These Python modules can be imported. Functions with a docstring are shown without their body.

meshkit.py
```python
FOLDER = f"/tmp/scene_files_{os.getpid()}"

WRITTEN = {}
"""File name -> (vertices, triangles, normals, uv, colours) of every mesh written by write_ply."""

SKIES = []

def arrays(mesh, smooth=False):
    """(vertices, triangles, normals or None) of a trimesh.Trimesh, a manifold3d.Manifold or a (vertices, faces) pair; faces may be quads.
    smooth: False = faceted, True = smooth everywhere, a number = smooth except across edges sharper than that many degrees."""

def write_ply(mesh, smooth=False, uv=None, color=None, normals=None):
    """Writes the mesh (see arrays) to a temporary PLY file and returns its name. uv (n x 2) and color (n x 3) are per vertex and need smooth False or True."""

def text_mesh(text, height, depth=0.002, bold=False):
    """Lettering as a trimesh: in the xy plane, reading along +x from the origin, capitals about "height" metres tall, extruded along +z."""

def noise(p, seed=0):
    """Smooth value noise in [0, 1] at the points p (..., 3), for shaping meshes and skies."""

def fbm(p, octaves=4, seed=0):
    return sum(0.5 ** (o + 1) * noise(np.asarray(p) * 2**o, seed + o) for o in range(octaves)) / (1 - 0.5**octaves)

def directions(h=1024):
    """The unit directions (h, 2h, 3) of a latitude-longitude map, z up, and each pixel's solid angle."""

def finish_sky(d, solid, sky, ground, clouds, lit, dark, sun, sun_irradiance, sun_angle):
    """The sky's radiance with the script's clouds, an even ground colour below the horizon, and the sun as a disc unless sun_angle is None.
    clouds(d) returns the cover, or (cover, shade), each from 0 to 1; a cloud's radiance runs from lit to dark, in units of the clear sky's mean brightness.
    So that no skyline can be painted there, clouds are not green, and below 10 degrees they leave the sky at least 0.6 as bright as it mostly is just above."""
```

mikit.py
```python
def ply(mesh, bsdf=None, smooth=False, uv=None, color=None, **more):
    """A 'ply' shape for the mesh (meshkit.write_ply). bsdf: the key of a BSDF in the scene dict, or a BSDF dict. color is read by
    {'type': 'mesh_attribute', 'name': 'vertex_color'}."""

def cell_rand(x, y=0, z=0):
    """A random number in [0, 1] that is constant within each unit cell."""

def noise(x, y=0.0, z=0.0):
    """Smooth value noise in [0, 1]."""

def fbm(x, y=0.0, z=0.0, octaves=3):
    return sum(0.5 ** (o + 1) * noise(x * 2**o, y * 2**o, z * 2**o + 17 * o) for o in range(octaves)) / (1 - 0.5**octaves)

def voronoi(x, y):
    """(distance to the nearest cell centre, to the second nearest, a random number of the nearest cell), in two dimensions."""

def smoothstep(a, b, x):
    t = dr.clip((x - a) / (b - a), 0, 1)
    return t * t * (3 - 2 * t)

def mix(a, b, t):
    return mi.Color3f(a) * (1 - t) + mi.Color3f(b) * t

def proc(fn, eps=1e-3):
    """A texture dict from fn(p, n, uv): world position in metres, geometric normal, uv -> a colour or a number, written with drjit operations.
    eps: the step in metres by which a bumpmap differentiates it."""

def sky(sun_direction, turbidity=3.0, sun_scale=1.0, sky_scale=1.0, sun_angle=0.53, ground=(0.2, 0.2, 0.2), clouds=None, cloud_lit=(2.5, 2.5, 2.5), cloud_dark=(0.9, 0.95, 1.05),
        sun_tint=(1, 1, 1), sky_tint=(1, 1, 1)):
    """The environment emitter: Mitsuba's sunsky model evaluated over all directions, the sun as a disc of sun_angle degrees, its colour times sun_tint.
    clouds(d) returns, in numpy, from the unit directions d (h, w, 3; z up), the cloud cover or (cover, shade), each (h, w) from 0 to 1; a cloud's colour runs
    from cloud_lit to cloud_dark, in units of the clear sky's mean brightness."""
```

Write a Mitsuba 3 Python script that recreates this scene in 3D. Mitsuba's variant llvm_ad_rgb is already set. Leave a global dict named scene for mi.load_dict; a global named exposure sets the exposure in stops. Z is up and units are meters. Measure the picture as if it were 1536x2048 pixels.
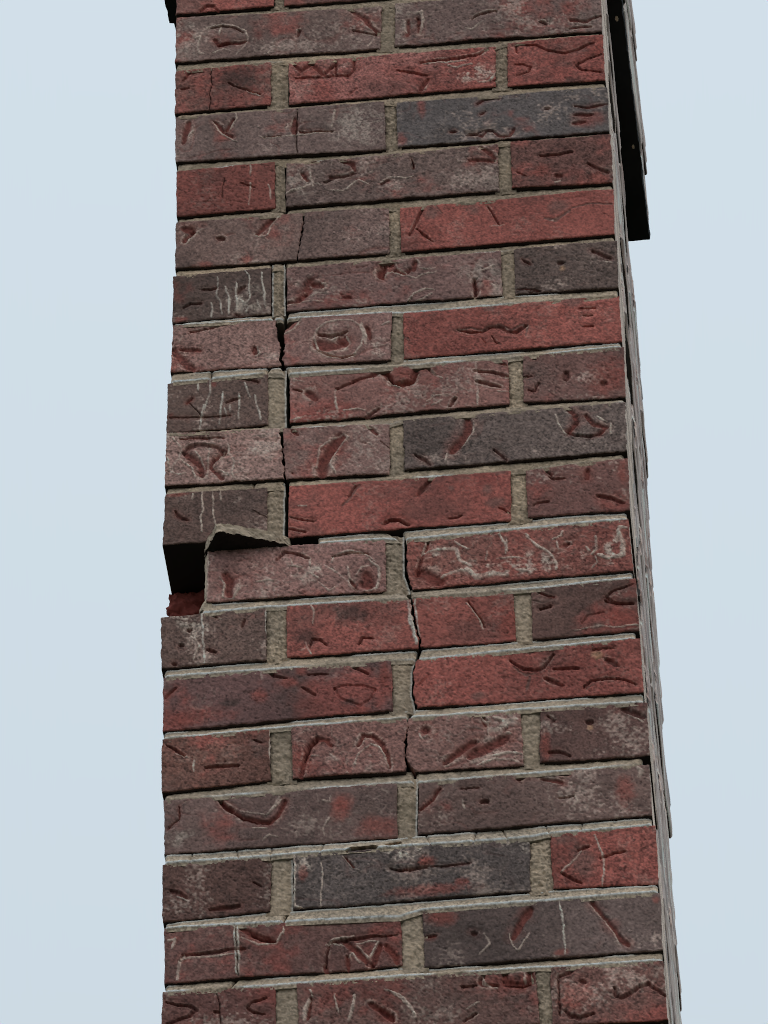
"""A leaning, cracked brick chimney seen from below against an overcast sky (Mitsuba 3)."""
import math
import numpy as np
import drjit as dr
import shapely
import trimesh
import mitsuba as mi
import mikit
import meshkit
from mikit import proc

# ------------------------------------------------------------------ camera, sky, exposure
T = mi.ScalarTransform4f
COURSE_ZERO = 5.61                    # height of the top of brick course 0 above the ground
EYE = (0.4828, -3.5018, COURSE_ZERO - 4.0089)
LOOK = (-0.061949, 0.726833, 0.684015)
UP = (0.078672, -0.679643, 0.729312)
scene = {}
labels = {}
scene['camera'] = {'type': 'perspective', 'fov_axis': 'x', 'fov': math.degrees(2 * math.atan(768 / 11322.2)), 'near_clip': 0.05, 'far_clip': 5000.0,
                   'to_world': T().look_at(origin=EYE, target=[e + l for e, l in zip(EYE, LOOK)], up=UP)}


def overcast(d):
    """A closed cloud deck, a little brighter towards the zenith, with faint mottling."""
    soft = meshkit.fbm(np.stack([d[..., 0] / (d[..., 2] + .25), d[..., 1] / (d[..., 2] + .25), 0 * d[..., 0]], -1) * 1.3 + 7.0, 3, 5)
    return np.ones(d.shape[:2]), np.clip(1 - d[..., 2] + .10 * (soft - .5), 0, 1)   # the overcast law: towards the zenith it brightens


scene['sky'] = mikit.sky((0.35, -0.62, 0.72), turbidity=4, sun_scale=0.10, sun_angle=40, ground=(.06, .06, .055), clouds=overcast,
                         cloud_lit=(3.08, 3.54, 3.89), cloud_dark=(1.97, 2.26, 2.48), sun_tint=(.92, .98, 1.05))
exposure = 1.3

# ------------------------------------------------------------------ measured tables (tenths of a millimetre on the wall plane: x right, z up from course 0)
# OUTLINES: brick code (course + order), its left edge from top to bottom / its right edge from top to bottom
# MARKS: brick code, kind, width in tenths of mm, polyline. r = shallow groove in the red body, d = deep groove, w = pale clay rim, b = grey slip,
#        n = dent, k = hairline crack, Cx = chipped corner; Pr/Pp/Pb/Pk/Pt = red/pale/grey/dark/tan patch, Wm = lime mottle (centre, radii)
OUTLINES = """
1a 4,-624 -4,-1217 / 1918,-705 1891,-1271
1b 2049,-680 2039,-1245 / 3957,-706 3942,-1284
2a -3,-1354 3,-1917 / 880,-1333 879,-1910
2b 1051,-1361 1054,-1924 / 2963,-1387 2941,-1913
2c 3073,-1353 3065,-1929 / 3951,-1346 3946,-1956
3a 8,-1971 5,-2558 / 1921,-2010 1925,-2637
3b 2038,-2038 2040,-2611 / 3961,-2052 3952,-2637
4a 20,-2705 31,-3281 / 914,-2680 913,-3275
4b 1023,-2726 1024,-3275 / 2942,-2693 2933,-3294
4c 3064,-2688 3062,-3280 / 3961,-2691 3957,-3312
5a 27,-3374 19,-3952 / 1168,-3375 1150,-3613 1096,-3961
5b 2044,-3422 2048,-3974 / 3957,-3403 3944,-3973
6a 7,-4055 6,-4631 / 876,-4048 875,-4609
6b 1023,-4065 1026,-4605 / 2927,-4077 2924,-4619
6c 3053,-4066 3048,-4621 / 3965,-4065 3948,-4643
7a 7,-4672 -7,-5234 / 917,-4706 928,-4900 961,-5040 947,-5196 972,-5277
7b 2052,-4763 2051,-5307 / 3948,-4756 3950,-5313
8a -28,-5386 -32,-5980 / 848,-5374 847,-5973
8b 1048,-5409 1043,-5979 / 2950,-5427 2947,-5965
8c 3086,-5415 3077,-5958 / 3964,-5392 3950,-5989
9a -32,-5992 -40,-6609 / 948,-6050 969,-6363 986,-6639
9b 2028,-6064 2032,-6641 / 3947,-6061 3934,-6644
10a -34,-6719 -53,-7320 / 842,-6738 837,-7293
10b 1032,-6747 1025,-7337 / 2929,-6771 2922,-7337
10c 3068,-6774 3072,-7319 / 3939,-6722 3931,-7330
11a 337,-7420 332,-8004 / 1847,-7454 1847,-8033
11b 2037,-7480 2033,-7694 2033,-7861 2056,-7967 2081,-8042 / 3911,-7444 3923,-8019
12a -56,-8143 -42,-8712 / 830,-8130 830,-8707
12b 1007,-8132 1005,-8688 / 2051,-8155 2052,-8292 2068,-8416 2107,-8615 2101,-8706
12c 3068,-8156 3064,-8705 / 3942,-8115 3945,-8695
13a -27,-8822 -25,-9404 / 1876,-8834 1880,-9369
13b 2096,-8847 2062,-8960 2070,-9072 2059,-9205 2089,-9363 / 3945,-8796 3952,-9376
14a -33,-9503 -21,-10075 / 860,-9479 864,-10025
14b 1045,-9481 1053,-10031 / 1988,-9478 1989,-9578 1973,-9734 1970,-10042
14c 3100,-9488 3080,-10053 / 3972,-9500 3969,-10067
15a -6,-10164 3,-10720 / 1896,-10166 1895,-10732
15b 2087,-10179 2069,-10716 / 3956,-10173 3959,-10709
16a -10,-10841 -1,-11428 / 871,-10848 858,-11391
16b 1057,-10840 1055,-11400 / 2960,-10857 2951,-11396
16c 3137,-10833 3138,-11384 / 3982,-10826 3974,-11411
17a 12,-11506 18,-12054 / 1909,-11574 1912,-12057
17b 2088,-11519 2093,-12090 / 3986,-11517 3975,-12090
18a 3,-12154 2,-12719 / 899,-12174 903,-12713
18b 1074,-12168 1097,-12721 / 2956,-12181 2981,-12736
18c 3089,-12195 3086,-12761 / 3974,-12206 3982,-12787
5A 1189,-3373 1173,-3616 1118,-3959 / 1941,-3401 1934,-3974
7A 1012,-4713 999,-4931 1000,-5134 982,-5200 1006,-5276 / 1946,-4744 1926,-5317
9A 979,-6052 994,-6365 1009,-6640 / 1903,-6104 1894,-6681
12B 2073,-8154 2077,-8294 2094,-8419 2131,-8617 2134,-8701 / 2914,-8151 2918,-8701
14B 2008,-9478 2009,-9580 1994,-9736 1990,-10042 / 2933,-9487 2937,-10066
"""
MARKS = """
0a r 28 229,-554 280,-484 348,-493 392,-575
1a w 17 214,-856 316,-781 435,-758 555,-798 649,-885 674,-1002 624,-1108 556,-1200
1a w 21 180,-915 231,-896 207,-1006 216,-1145 267,-1152
1a d 19 316,-806 435,-783 555,-823 623,-895
1a r 38 360,-962 403,-1043 487,-1029 606,-1043 649,-1024
1a d 17 385,-1028 504,-1013
1a w 14 418,-806 402,-905
1a w 14 352,-1150 437,-1090 505,-1131
1a d 28 1142,-922 1136,-1009
1a w 9 1116,-919 1159,-899
1a r 45 1603,-702 1746,-846 1870,-1051
1a d 31 1651,-998 1760,-1044 1870,-1076
1a w 14 1643,-972 1736,-921
1a w 14 844,-1211 912,-1119 971,-1152
1a w 9 1775,-1239 1835,-1146
1a Pp 95,-917 119,301
2a r 24 67,-1488 117,-1407 243,-1398
2a d 24 489,-1565 608,-1654 776,-1748
2a r 24 51,-1610 118,-1593
2a k 5 328,-1346 323,-1914
2a w 10 642,-1682 776,-1773
2a Pk 557,-1499 220,149
2b r 38 1081,-1365 1164,-1499 1232,-1433 1266,-1375
2b r 34 1266,-1400 1366,-1574 1469,-1438
2b r 28 1114,-1580 1282,-1588 1450,-1589 1585,-1601
2b r 28 1663,-1375 1653,-1535 1593,-1607
2b r 21 1486,-1390 1484,-1564
2b n 21 1599,-1874 1667,-1784
3a r 58 130,-2050 83,-2312
3a w 10 132,-2233 173,-2165
3a r 41 357,-2077 442,-2222 517,-2292
3a r 28 475,-2201 542,-2063
3a w 12 509,-2193 567,-2066 567,-1993
3a w 14 349,-2076 442,-2258 534,-2354 576,-2371
3a w 10 776,-2323 860,-2357 1110,-2351 1477,-2359
3a d 14 810,-2339 977,-2347
3a d 14 1210,-2327 1460,-2350
3a r 69 1094,-2130 1094,-2313
3a w 10 1078,-2104 1061,-2224 1019,-2243
3a r 28 1144,-2307 1194,-2325
3a w 17 1463,-2078 1444,-2295
3a k 7 1125,-2012 1110,-2303 1114,-2593
3a Pp 1694,-2301 249,266
3a w 17 760,-2187 763,-2200
4a w 9 685,-2926 694,-3070 677,-3210
4a d 17 594,-2915 727,-2990
4a k 3 453,-2826 446,-3088
4a w 7 859,-2970 875,-3163
4a w 7 685,-2710 693,-2831
4b Pp 1141,-2932 132,190
4b w 17 1241,-2801 1240,-2944 1272,-3043
4b w 21 1074,-3091 1157,-3053 1273,-2996 1338,-3028
4b r 41 1166,-2864 1207,-2964
4b d 34 1414,-2941 1538,-2944 1637,-2908
4b r 34 1523,-2751 1622,-2787 1654,-2874
4b d 21 1372,-3008 1438,-2968
4b w 10 1404,-3107 1535,-3146 1686,-2998 1767,-3079
4b w 10 1866,-3067 1950,-3005 2098,-3035 2164,-3026
4b d 21 1874,-3091 1949,-3041
4b r 14 2160,-2791 2166,-2912
4b d 21 1191,-2747 1307,-2737
4b w 14 1024,-3109 1107,-3071
2b d 24 2050,-1596 2176,-1637 2317,-1691
2b r 41 2333,-1743 2255,-1881
2b r 31 2270,-1525 2447,-1509 2767,-1487 2887,-1415
2b w 14 2278,-1538 2463,-1548 2547,-1546 2682,-1538
2b w 17 2835,-1483 2879,-1401
2b w 24 2513,-1592 2596,-1627 2731,-1594
2b w 24 2792,-1836 2892,-1836 2945,-1744
2b Wm 2728,-1717 217,123
2b d 14 2962,-1424 2959,-1820 2934,-1841
1b w 28 2139,-858 2182,-813 2241,-845 2301,-815 2299,-941 2262,-1112
1b w 17 2129,-945 2152,-1073
1b r 38 2172,-925 2160,-1124
1b r 34 2265,-911 2267,-1113
1b Pp 2086,-965 101,300
1b d 21 2746,-984 2816,-918 2986,-901
1b w 10 2748,-934 2851,-884 2986,-889
1b w 10 2676,-1089 2743,-1122 2847,-1035
1b d 24 3385,-1090 3435,-1121
1b w 10 3395,-1066 3428,-1082
1b r 31 3663,-1099 3805,-1130 3882,-1102 3950,-1085
1b r 31 3651,-1211 3769,-1200 3836,-1209
2c d 21 3148,-1410 3224,-1394 3324,-1414 3439,-1496 3588,-1552 3706,-1529 3860,-1449
2c r 17 3148,-1410 3162,-1499
2c r 17 3140,-1645 3215,-1654 3281,-1699 3253,-1770 3144,-1798
2c d 17 3929,-1606 3784,-1663 3689,-1737 3745,-1806 3911,-1839
2c Pr 3892,-1490 100,148
3b r 28 2767,-2139 2835,-2086 2968,-2091
3b r 21 2796,-2277 2847,-2246
3b d 31 3386,-2276 3428,-2269
3b r 24 3660,-2273 3759,-2297 3959,-2273
3b r 38 3639,-2392 3805,-2388
3b r 38 3636,-2488 3735,-2476
3b r 21 2526,-2474 2575,-2480
3b r 34 2665,-2527 2756,-2538 2805,-2568 2857,-2502 2915,-2509 2970,-2588 3053,-2598 3105,-2496
3b d 14 2666,-2511 2757,-2522 2857,-2485 2915,-2492
3b Pr 2267,-2127 42,146
3b Pr 2077,-2517 50,96
3b Pr 3786,-2458 132,120
4b r 41 2776,-2722 2881,-2830 2912,-2894
4b r 38 2681,-2873 2796,-2897 2903,-2905
4b r 14 2155,-2791 2177,-2913
4c d 28 3332,-2896 3455,-2899 3604,-2881
4c d 38 3746,-3042 3825,-3111 3913,-3169
4c d 17 3120,-3074 3192,-3142
4c d 45 3462,-3167 3495,-3178
4c w 17 3492,-3237 3443,-3255
4c Pr 3317,-3097 98,95
4c Pr 3836,-3254 98,94
5a r 69 101,-3466 184,-3499
5a r 45 184,-3511 103,-3619
5a w 10 266,-3474 184,-3546 120,-3656
5a d 45 399,-3607 448,-3620
5a r 55 908,-3408 809,-3526 752,-3601
5a w 15 957,-3390 875,-3510 842,-3612 776,-3639 727,-3610
5a w 21 1352,-3430 1433,-3505 1498,-3630 1578,-3780 1642,-3939
5a r 34 1531,-3611 1627,-3809
5a w 24 1844,-3460 1892,-3560 1922,-3704
5a Pp 1792,-3688 147,233
5a n 28 1152,-3893 1169,-3884
5a Pr 269,-3930 82,46
5a Pr 645,-3904 65,46
6a d 21 263,-4253 353,-4259 402,-4235
6a d 24 94,-4463 159,-4414 264,-4419
6a e 12 401,-4108 410,-4224 394,-4337 427,-4410 436,-4571
6a e 12 467,-4231 500,-4350 501,-4579
6a e 10 354,-4425 363,-4517 347,-4607
6a e 14 646,-4067 687,-4141 679,-4255 695,-4395 646,-4493
6a e 17 598,-4407 646,-4493 679,-4508 655,-4574
6a e 14 793,-4107 793,-4222 817,-4340 825,-4525
6a e 14 760,-4425 760,-4494 784,-4543
6a e 10 565,-4196 565,-4357 574,-4541
6a d 31 581,-4324 630,-4250
6a d 21 566,-4586 614,-4615
6a Pr 79,-4599 65,34
6a Wm 646,-4412 179,183
6b r 103 1232,-4250 1198,-4384
6b r 52 1182,-4405 1101,-4499 1036,-4498
6b r 62 1264,-4277 1329,-4330
6b w 10 1329,-4284 1361,-4300
6b w 14 1247,-4436 1296,-4407 1352,-4413
6b w 10 1036,-4503 1198,-4487 1343,-4527
6b r 41 1538,-4481 1587,-4486
6b r 58 1867,-4116 1873,-4278
6b w 14 1849,-4275 1897,-4281 1931,-4204 1996,-4212 2059,-4288
6b r 52 1900,-4120 1965,-4116
6b w 14 2069,-4645 2152,-4517 2266,-4473
6b w 9 1997,-4120 2079,-4094
7a r 79 18,-4978 67,-5051 133,-5171 190,-5222
7a r 38 83,-4974 244,-4999
7a w 9 97,-4806 66,-4893
7a r 34 728,-5013 744,-5105
7a w 9 760,-5017 776,-5109 744,-5128
7a r 21 162,-4768 420,-4729
7a Pr 20,-5158 48,90
7A w 17 1284,-4896 1373,-4815 1470,-4781 1583,-4805 1663,-4871 1694,-4988 1676,-5121 1594,-5224 1498,-5253 1386,-5212 1291,-5111 1267,-4984 1284,-4896
7A d 21 1291,-5122 1386,-5200 1498,-5240 1611,-5215
7A r 103 1291,-5055 1387,-5088 1484,-5076
7A r 69 1500,-5011 1548,-5061 1517,-4990
7A d 28 1308,-4944 1404,-4973 1501,-4954 1550,-4926
7A w 14 1549,-4982 1580,-5065 1531,-5149 1467,-5165
7A w 24 1671,-4849 1710,-4989 1716,-5103
7A r 34 1727,-4901 1757,-5040
7A w 21 1856,-4893 1920,-4866
7A w 10 1804,-5135 1900,-5124
7A w 10 1002,-4897 1083,-4850 1148,-4744
7A Pr 1067,-4803 65,68
7A Wm 1819,-5182 96,112
8a d 24 600,-5392 680,-5423 760,-5465
8a r 24 137,-5640 185,-5579
8a d 21 481,-5667 553,-5631 601,-5636
8a e 9 343,-5329 344,-5530 298,-5747
8a e 9 239,-5407 240,-5496
8a e 9 456,-5543 449,-5653
8a e 10 648,-5453 696,-5636
8a e 10 736,-5618 760,-5776
8a e 9 600,-5581 601,-5758
8a Pr 376,-5445 24,33
8b r 65 1207,-5627 1270,-5711
8b d 21 1080,-5579 1143,-5608
8b w 14 1080,-5468 1176,-5512
8b w 17 1438,-5619 1430,-5696 1452,-5853
8b d 24 1439,-5604 1591,-5559
8b r 34 1591,-5547 1783,-5469 1896,-5426
8b r 41 1911,-5483 1957,-5600 2020,-5618 2116,-5595 2165,-5512
8b d 17 1910,-5505 1956,-5617 2020,-5640 2116,-5617
8b w 12 1902,-5505 1925,-5618 1988,-5647 2116,-5617 2173,-5513
8b Pr 2038,-5509 127,89
6b r 69 1886,-4164 1868,-4255
6b r 52 1999,-4201 2063,-4254 2120,-4203
6b r 48 2162,-4127 2161,-4219
6b w 14 1900,-4258 1950,-4207 2030,-4250 2095,-4281 2175,-4336 2240,-4286 2354,-4265
6b w 14 1984,-4106 2015,-4179 2095,-4235
6b w 14 2202,-4201 2258,-4231 2339,-4217
6b w 15 2072,-4634 2155,-4518 2237,-4470 2317,-4490
6b w 10 2137,-4630 2234,-4595 2300,-4534
6b Pp 2757,-4335 177,229
6b w 24 2734,-4309 2791,-4293 2857,-4254
6b w 21 2835,-4459 2880,-4555
6b r 38 2691,-4396 2694,-4603
6b Pr 2785,-4522 64,114
6b d 17 2691,-4396 2685,-4624
6c d 24 3117,-4204 3188,-4274
6c d 52 3446,-4288 3478,-4292
6c Pt 3468,-4360 29,37
6c d 38 3741,-4173 3820,-4228 3890,-4282
6c w 10 3825,-4309 3896,-4341
6c r 17 3057,-4576 3138,-4562 3265,-4611
6c d 17 3169,-4612 3265,-4611
5b d 24 2258,-3415 2197,-3595 2128,-3775
5b d 21 2195,-3689 2267,-3791 2330,-3880
5b Pb 2322,-3504 82,94
5b Pb 2698,-3514 82,94
5b d 21 2830,-3482 2891,-3630 2929,-3729
5b w 7 2839,-3737 2969,-3738
5b b 41 3559,-3639 3425,-3752 3345,-3708
5b b 21 3576,-3618 3741,-3567 3936,-3590
5b Pb 3447,-3579 97,93
5b w 14 3376,-3758 3442,-3719
5b b 14 2258,-3415 2356,-3414 2419,-3528
7b d 28 2530,-5026 2642,-5062 2737,-5073 2803,-5024 2883,-5015 2961,-5087 3040,-5118 3106,-5058 3123,-5038
7b b 24 2515,-5013 2643,-5005 2738,-5050 2804,-5001 2900,-5001 2993,-5079 3075,-5032 3139,-5039 3119,-5161
7b n 17 2735,-5151 2765,-5222
7b r 17 2816,-5127 2861,-5222
7b b 17 2830,-5184 2893,-5236
7b d 17 3644,-4792 3773,-4784 3934,-4768
7b d 17 3592,-4888 3737,-4882
7b d 14 3621,-4970 3701,-4968
7b d 14 3616,-5105 3712,-5100
7b Pb 3548,-4792 96,68
7b d 24 3371,-4794 3428,-4778
7b b 14 2049,-5051 2096,-5090
7b Pb 2809,-4798 48,32
8b r 52 1834,-5441 1898,-5482 1928,-5552
8b r 52 1928,-5596 2007,-5627 2103,-5583 2153,-5466
8b w 14 1911,-5617 2006,-5650 2102,-5616
8b d 21 2153,-5466 2249,-5454 2311,-5551
8b w 12 2280,-5480 2311,-5551 2373,-5602
8b d 34 2653,-5545 2788,-5571 2937,-5632
8b r 34 2823,-5430 2933,-5498
8b d 34 2673,-5680 2784,-5715 2878,-5747
8b w 14 2671,-5457 2673,-5680 2674,-5967
8b w 17 2845,-5799 2939,-5820
8b w 15 2225,-5873 2305,-5805 2417,-5795 2479,-5835
8b d 28 2479,-5846 2429,-5940
8b w 10 2271,-5922 2367,-5867
8c d 31 3174,-5436 3189,-5449
8c d 52 3449,-5645 3446,-5711
8c d 58 3770,-5803 3786,-5805
8c d 21 3121,-5819 3176,-5836 3211,-5740
8c d 14 3087,-5649 3151,-5649
8c Pr 3798,-5718 173,242
8c Pb 3184,-5604 142,199
8a d 14 -5,-5806 139,-5815 266,-5821 521,-5827
8a k 7 153,-5636 202,-5707 274,-5804
8a e 10 297,-5674 274,-5804 251,-5967
8a e 9 441,-5646 433,-5778 418,-5930
8a e 9 521,-5699 521,-5787
8a e 12 601,-5774 593,-5883
8a e 15 760,-5748 776,-5860 784,-5916
8a e 9 473,-5738 490,-5828
8b w 21 1437,-5757 1460,-5892
8b w 14 1508,-5875 1651,-5880 1698,-5896
8b d 24 1817,-5898 1745,-5956 1697,-5995
8b w 14 1062,-5958 1174,-5904
9a d 34 119,-6237 166,-6176 285,-6167 412,-6203 460,-6285
9a r 62 135,-6249 206,-6322 263,-6415 279,-6526
9a r 52 460,-6285 381,-6363 358,-6426 413,-6519 453,-6577
9a w 14 206,-6224 270,-6329 302,-6442
9a w 14 348,-6207 333,-6358 319,-6552
9a w 14 460,-6263 420,-6346 373,-6406 405,-6474 508,-6529
9a w 17 30,-6063 102,-6180 80,-6309 33,-6390 34,-6455
9a w 17 88,-6309 176,-6406 224,-6541
9a w 17 491,-6179 507,-6290 563,-6405 540,-6511 571,-6601
9a w 10 -16,-6276 18,-6454 81,-6482 144,-6468
9a r 24 93,-6070 459,-6099
9A r 96 1480,-6212 1384,-6386 1328,-6489 1327,-6618
9A w 15 1409,-6226 1505,-6171 1536,-6218 1487,-6311 1407,-6432 1391,-6517 1429,-6597 1437,-6641
9A w 14 1385,-6245 1298,-6333 1273,-6548
9A r 31 1711,-6095 1797,-6203
9A r 34 1070,-6079 1109,-6127
9A d 14 1060,-6589 1068,-6594
9A k 5 1819,-6293 1896,-6388
10a d 28 54,-6931 86,-6999 165,-7050
10a w 10 281,-6720 290,-6935 275,-7019 284,-7190
10a w 10 375,-6730 376,-6859 385,-7031 401,-7118
10a w 10 438,-6737 443,-6845
10a w 9 210,-6755 203,-6819
10a k 3 714,-6981 839,-7080
10a Pr 100,-6743 95,26
10b b 24 1639,-6803 1575,-6903 1496,-7023
10b d 17 1608,-6810 1544,-6921
10b w 12 1113,-6982 1183,-6985
10b d 24 1844,-7273 1899,-7226 1977,-7234 2038,-7294
10b r 21 1042,-7102 1245,-7166
10b r 24 1042,-7229 1182,-7287
10b b 24 2233,-6868 2137,-6964
11a r 69 481,-7696 528,-7806 529,-7952
11a w 14 450,-7724 490,-7822 475,-7967
11a w 15 606,-7793 598,-7896 560,-7976
11a w 14 467,-7966 560,-7986 621,-7857 668,-7862
11a d 24 932,-7587 994,-7509 1087,-7530 1195,-7604
11a w 15 1024,-7670 1133,-7703 1210,-7773 1271,-7842
11a w 15 1040,-7588 1055,-7652
11a w 12 1211,-7606 1195,-7699
11a w 15 1396,-7668 1413,-7586 1522,-7555 1661,-7601 1767,-7707
11a w 24 1706,-7680 1782,-7771 1796,-7898 1763,-7998 1655,-8018
11a w 15 1596,-7835 1643,-7757 1705,-7742
11a r 103 1673,-7843 1702,-7950 1656,-7946
11a w 17 1527,-7744 1533,-7912 1472,-7853 1334,-7693
11a r 31 1541,-7892 1594,-8001
11a w 21 1541,-7933 1609,-8013
11a w 15 1271,-7884 1363,-7987 1456,-7924
11a d 14 1397,-7605 1552,-7579 1707,-7617
11a w 10 745,-7829 900,-7824
11a Wm 1241,-7798 155,125
9b r 83 2583,-6104 2596,-6215 2530,-6360 2448,-6471
9b w 14 2638,-6132 2627,-6262 2552,-6406 2528,-6425
9b d 28 2134,-6480 2257,-6612
9b d 21 2801,-6499 2899,-6628
9b d 28 3441,-6374 3518,-6415 3611,-6436 3706,-6414
9b r 45 3457,-6354 3524,-6252 3497,-6140 3436,-6079
9b r 45 3605,-6185 3664,-6290 3771,-6345 3722,-6405
9b w 10 3699,-6206 3774,-6280
9b w 14 3812,-6306 3807,-6436
9b w 9 3339,-6145 3365,-6300 3424,-6394
9b w 9 2401,-6498 2391,-6584
10b d 34 2269,-6775 2205,-6865 2132,-6953
10b b 21 2093,-6981 2140,-6965
10b Pb 2422,-6920 31,32
10b Pb 2733,-6965 62,85
10b Pb 2848,-6784 62,30
10b d 21 1839,-7251 1917,-7217 1979,-7224 2056,-7296
10b d 17 2399,-7259 2508,-7243
10b d 17 2820,-7187 2912,-7250
10b Pb 2807,-7122 93,64
10c d 24 3259,-6861 3312,-6904 3390,-6908
10c r 58 3583,-6822 3583,-6929
10c d 17 3123,-7188 3163,-7161 3256,-7156
10c d 38 3661,-7129 3752,-7171 3873,-7237
10c d 14 3230,-6794 3282,-6853
10c Pr 3796,-7229 154,105
10c Pr 3888,-6898 46,128
11b r 103 2131,-7850 2214,-7901 2305,-7983
11b r 34 2223,-7504 2157,-7707 2107,-7889
11b w 14 2207,-7502 2157,-7665
11b w 34 2189,-7637 2329,-7610 2452,-7633 2480,-7762 2570,-7834
11b w 28 2322,-7933 2369,-7896 2477,-7866 2523,-7892
11b w 52 2539,-7872 2613,-7964 2752,-7937 2874,-7970
11b w 17 2439,-7537 2484,-7595 2544,-7643
11b w 21 2811,-7504 2870,-7615 2859,-7719
11b w 17 2886,-7575 2867,-7699
11b w 28 3042,-7528 3116,-7641 3235,-7759 3292,-7890 3282,-7951
11b w 17 2788,-7774 2942,-7780 3018,-7798
11b w 24 2937,-7915 3059,-7948
11b w 21 3256,-7614 3334,-7581 3352,-7519
11b w 14 3301,-7640 3313,-7725
11b w 14 2713,-7682 2695,-7785
11b w 24 3626,-7612 3635,-7760 3587,-7817
11b w 41 3813,-7569 3853,-7699 3847,-7845 3723,-7873 3648,-7824
11b w 17 3616,-7841 3629,-7905 3581,-7962
11b w 28 3794,-7651 3830,-7529 3891,-7535
11b w 21 3544,-7729 3573,-7774
11b r 41 3361,-7688 3408,-7672
11b Wm 3031,-7862 536,124
11b Wm 3772,-7795 138,166
11b Wm 2342,-7726 169,125
12B w 12 2509,-5909 2570,-6015
12c r 21 3083,-8158 3173,-8230 3263,-8260
12c b 12 3064,-8280 3170,-8312 3263,-8270
12c d 17 3916,-8174 3769,-8230 3690,-8294 3762,-8374 3906,-8399
12c d 17 3137,-8370 3229,-8359
12a d 45 184,-8308 199,-8310
12a d 41 108,-8469 131,-8477
12a d 31 339,-8544 401,-8581
12a d 38 57,-8672 72,-8679
12a d 28 645,-8243 630,-8318
12a Wm 222,-8286 108,185
12a e 12 290,-8148 300,-8478 317,-8705
12a w 9 207,-8325 270,-8496 225,-8634
12a d 21 344,-8144 422,-8204
12a w 7 360,-8176 453,-8217
12a Wm 159,-8155 216,41
12b d 24 1197,-8592 1221,-8513 1297,-8520 1342,-8586
12b w 10 1159,-8547 1204,-8674
12b Pb 1422,-8205 34,33
12b w 10 1207,-8141 1238,-8227 1222,-8349
12b d 17 1610,-8614 1641,-8536 1725,-8555
12b w 14 1128,-8625 1174,-8600
12b Pk 1159,-8486 122,82
12b e 24 2025,-8165 2037,-8372 2069,-8539 2082,-8663
12b Pk 1544,-8280 138,103
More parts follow.
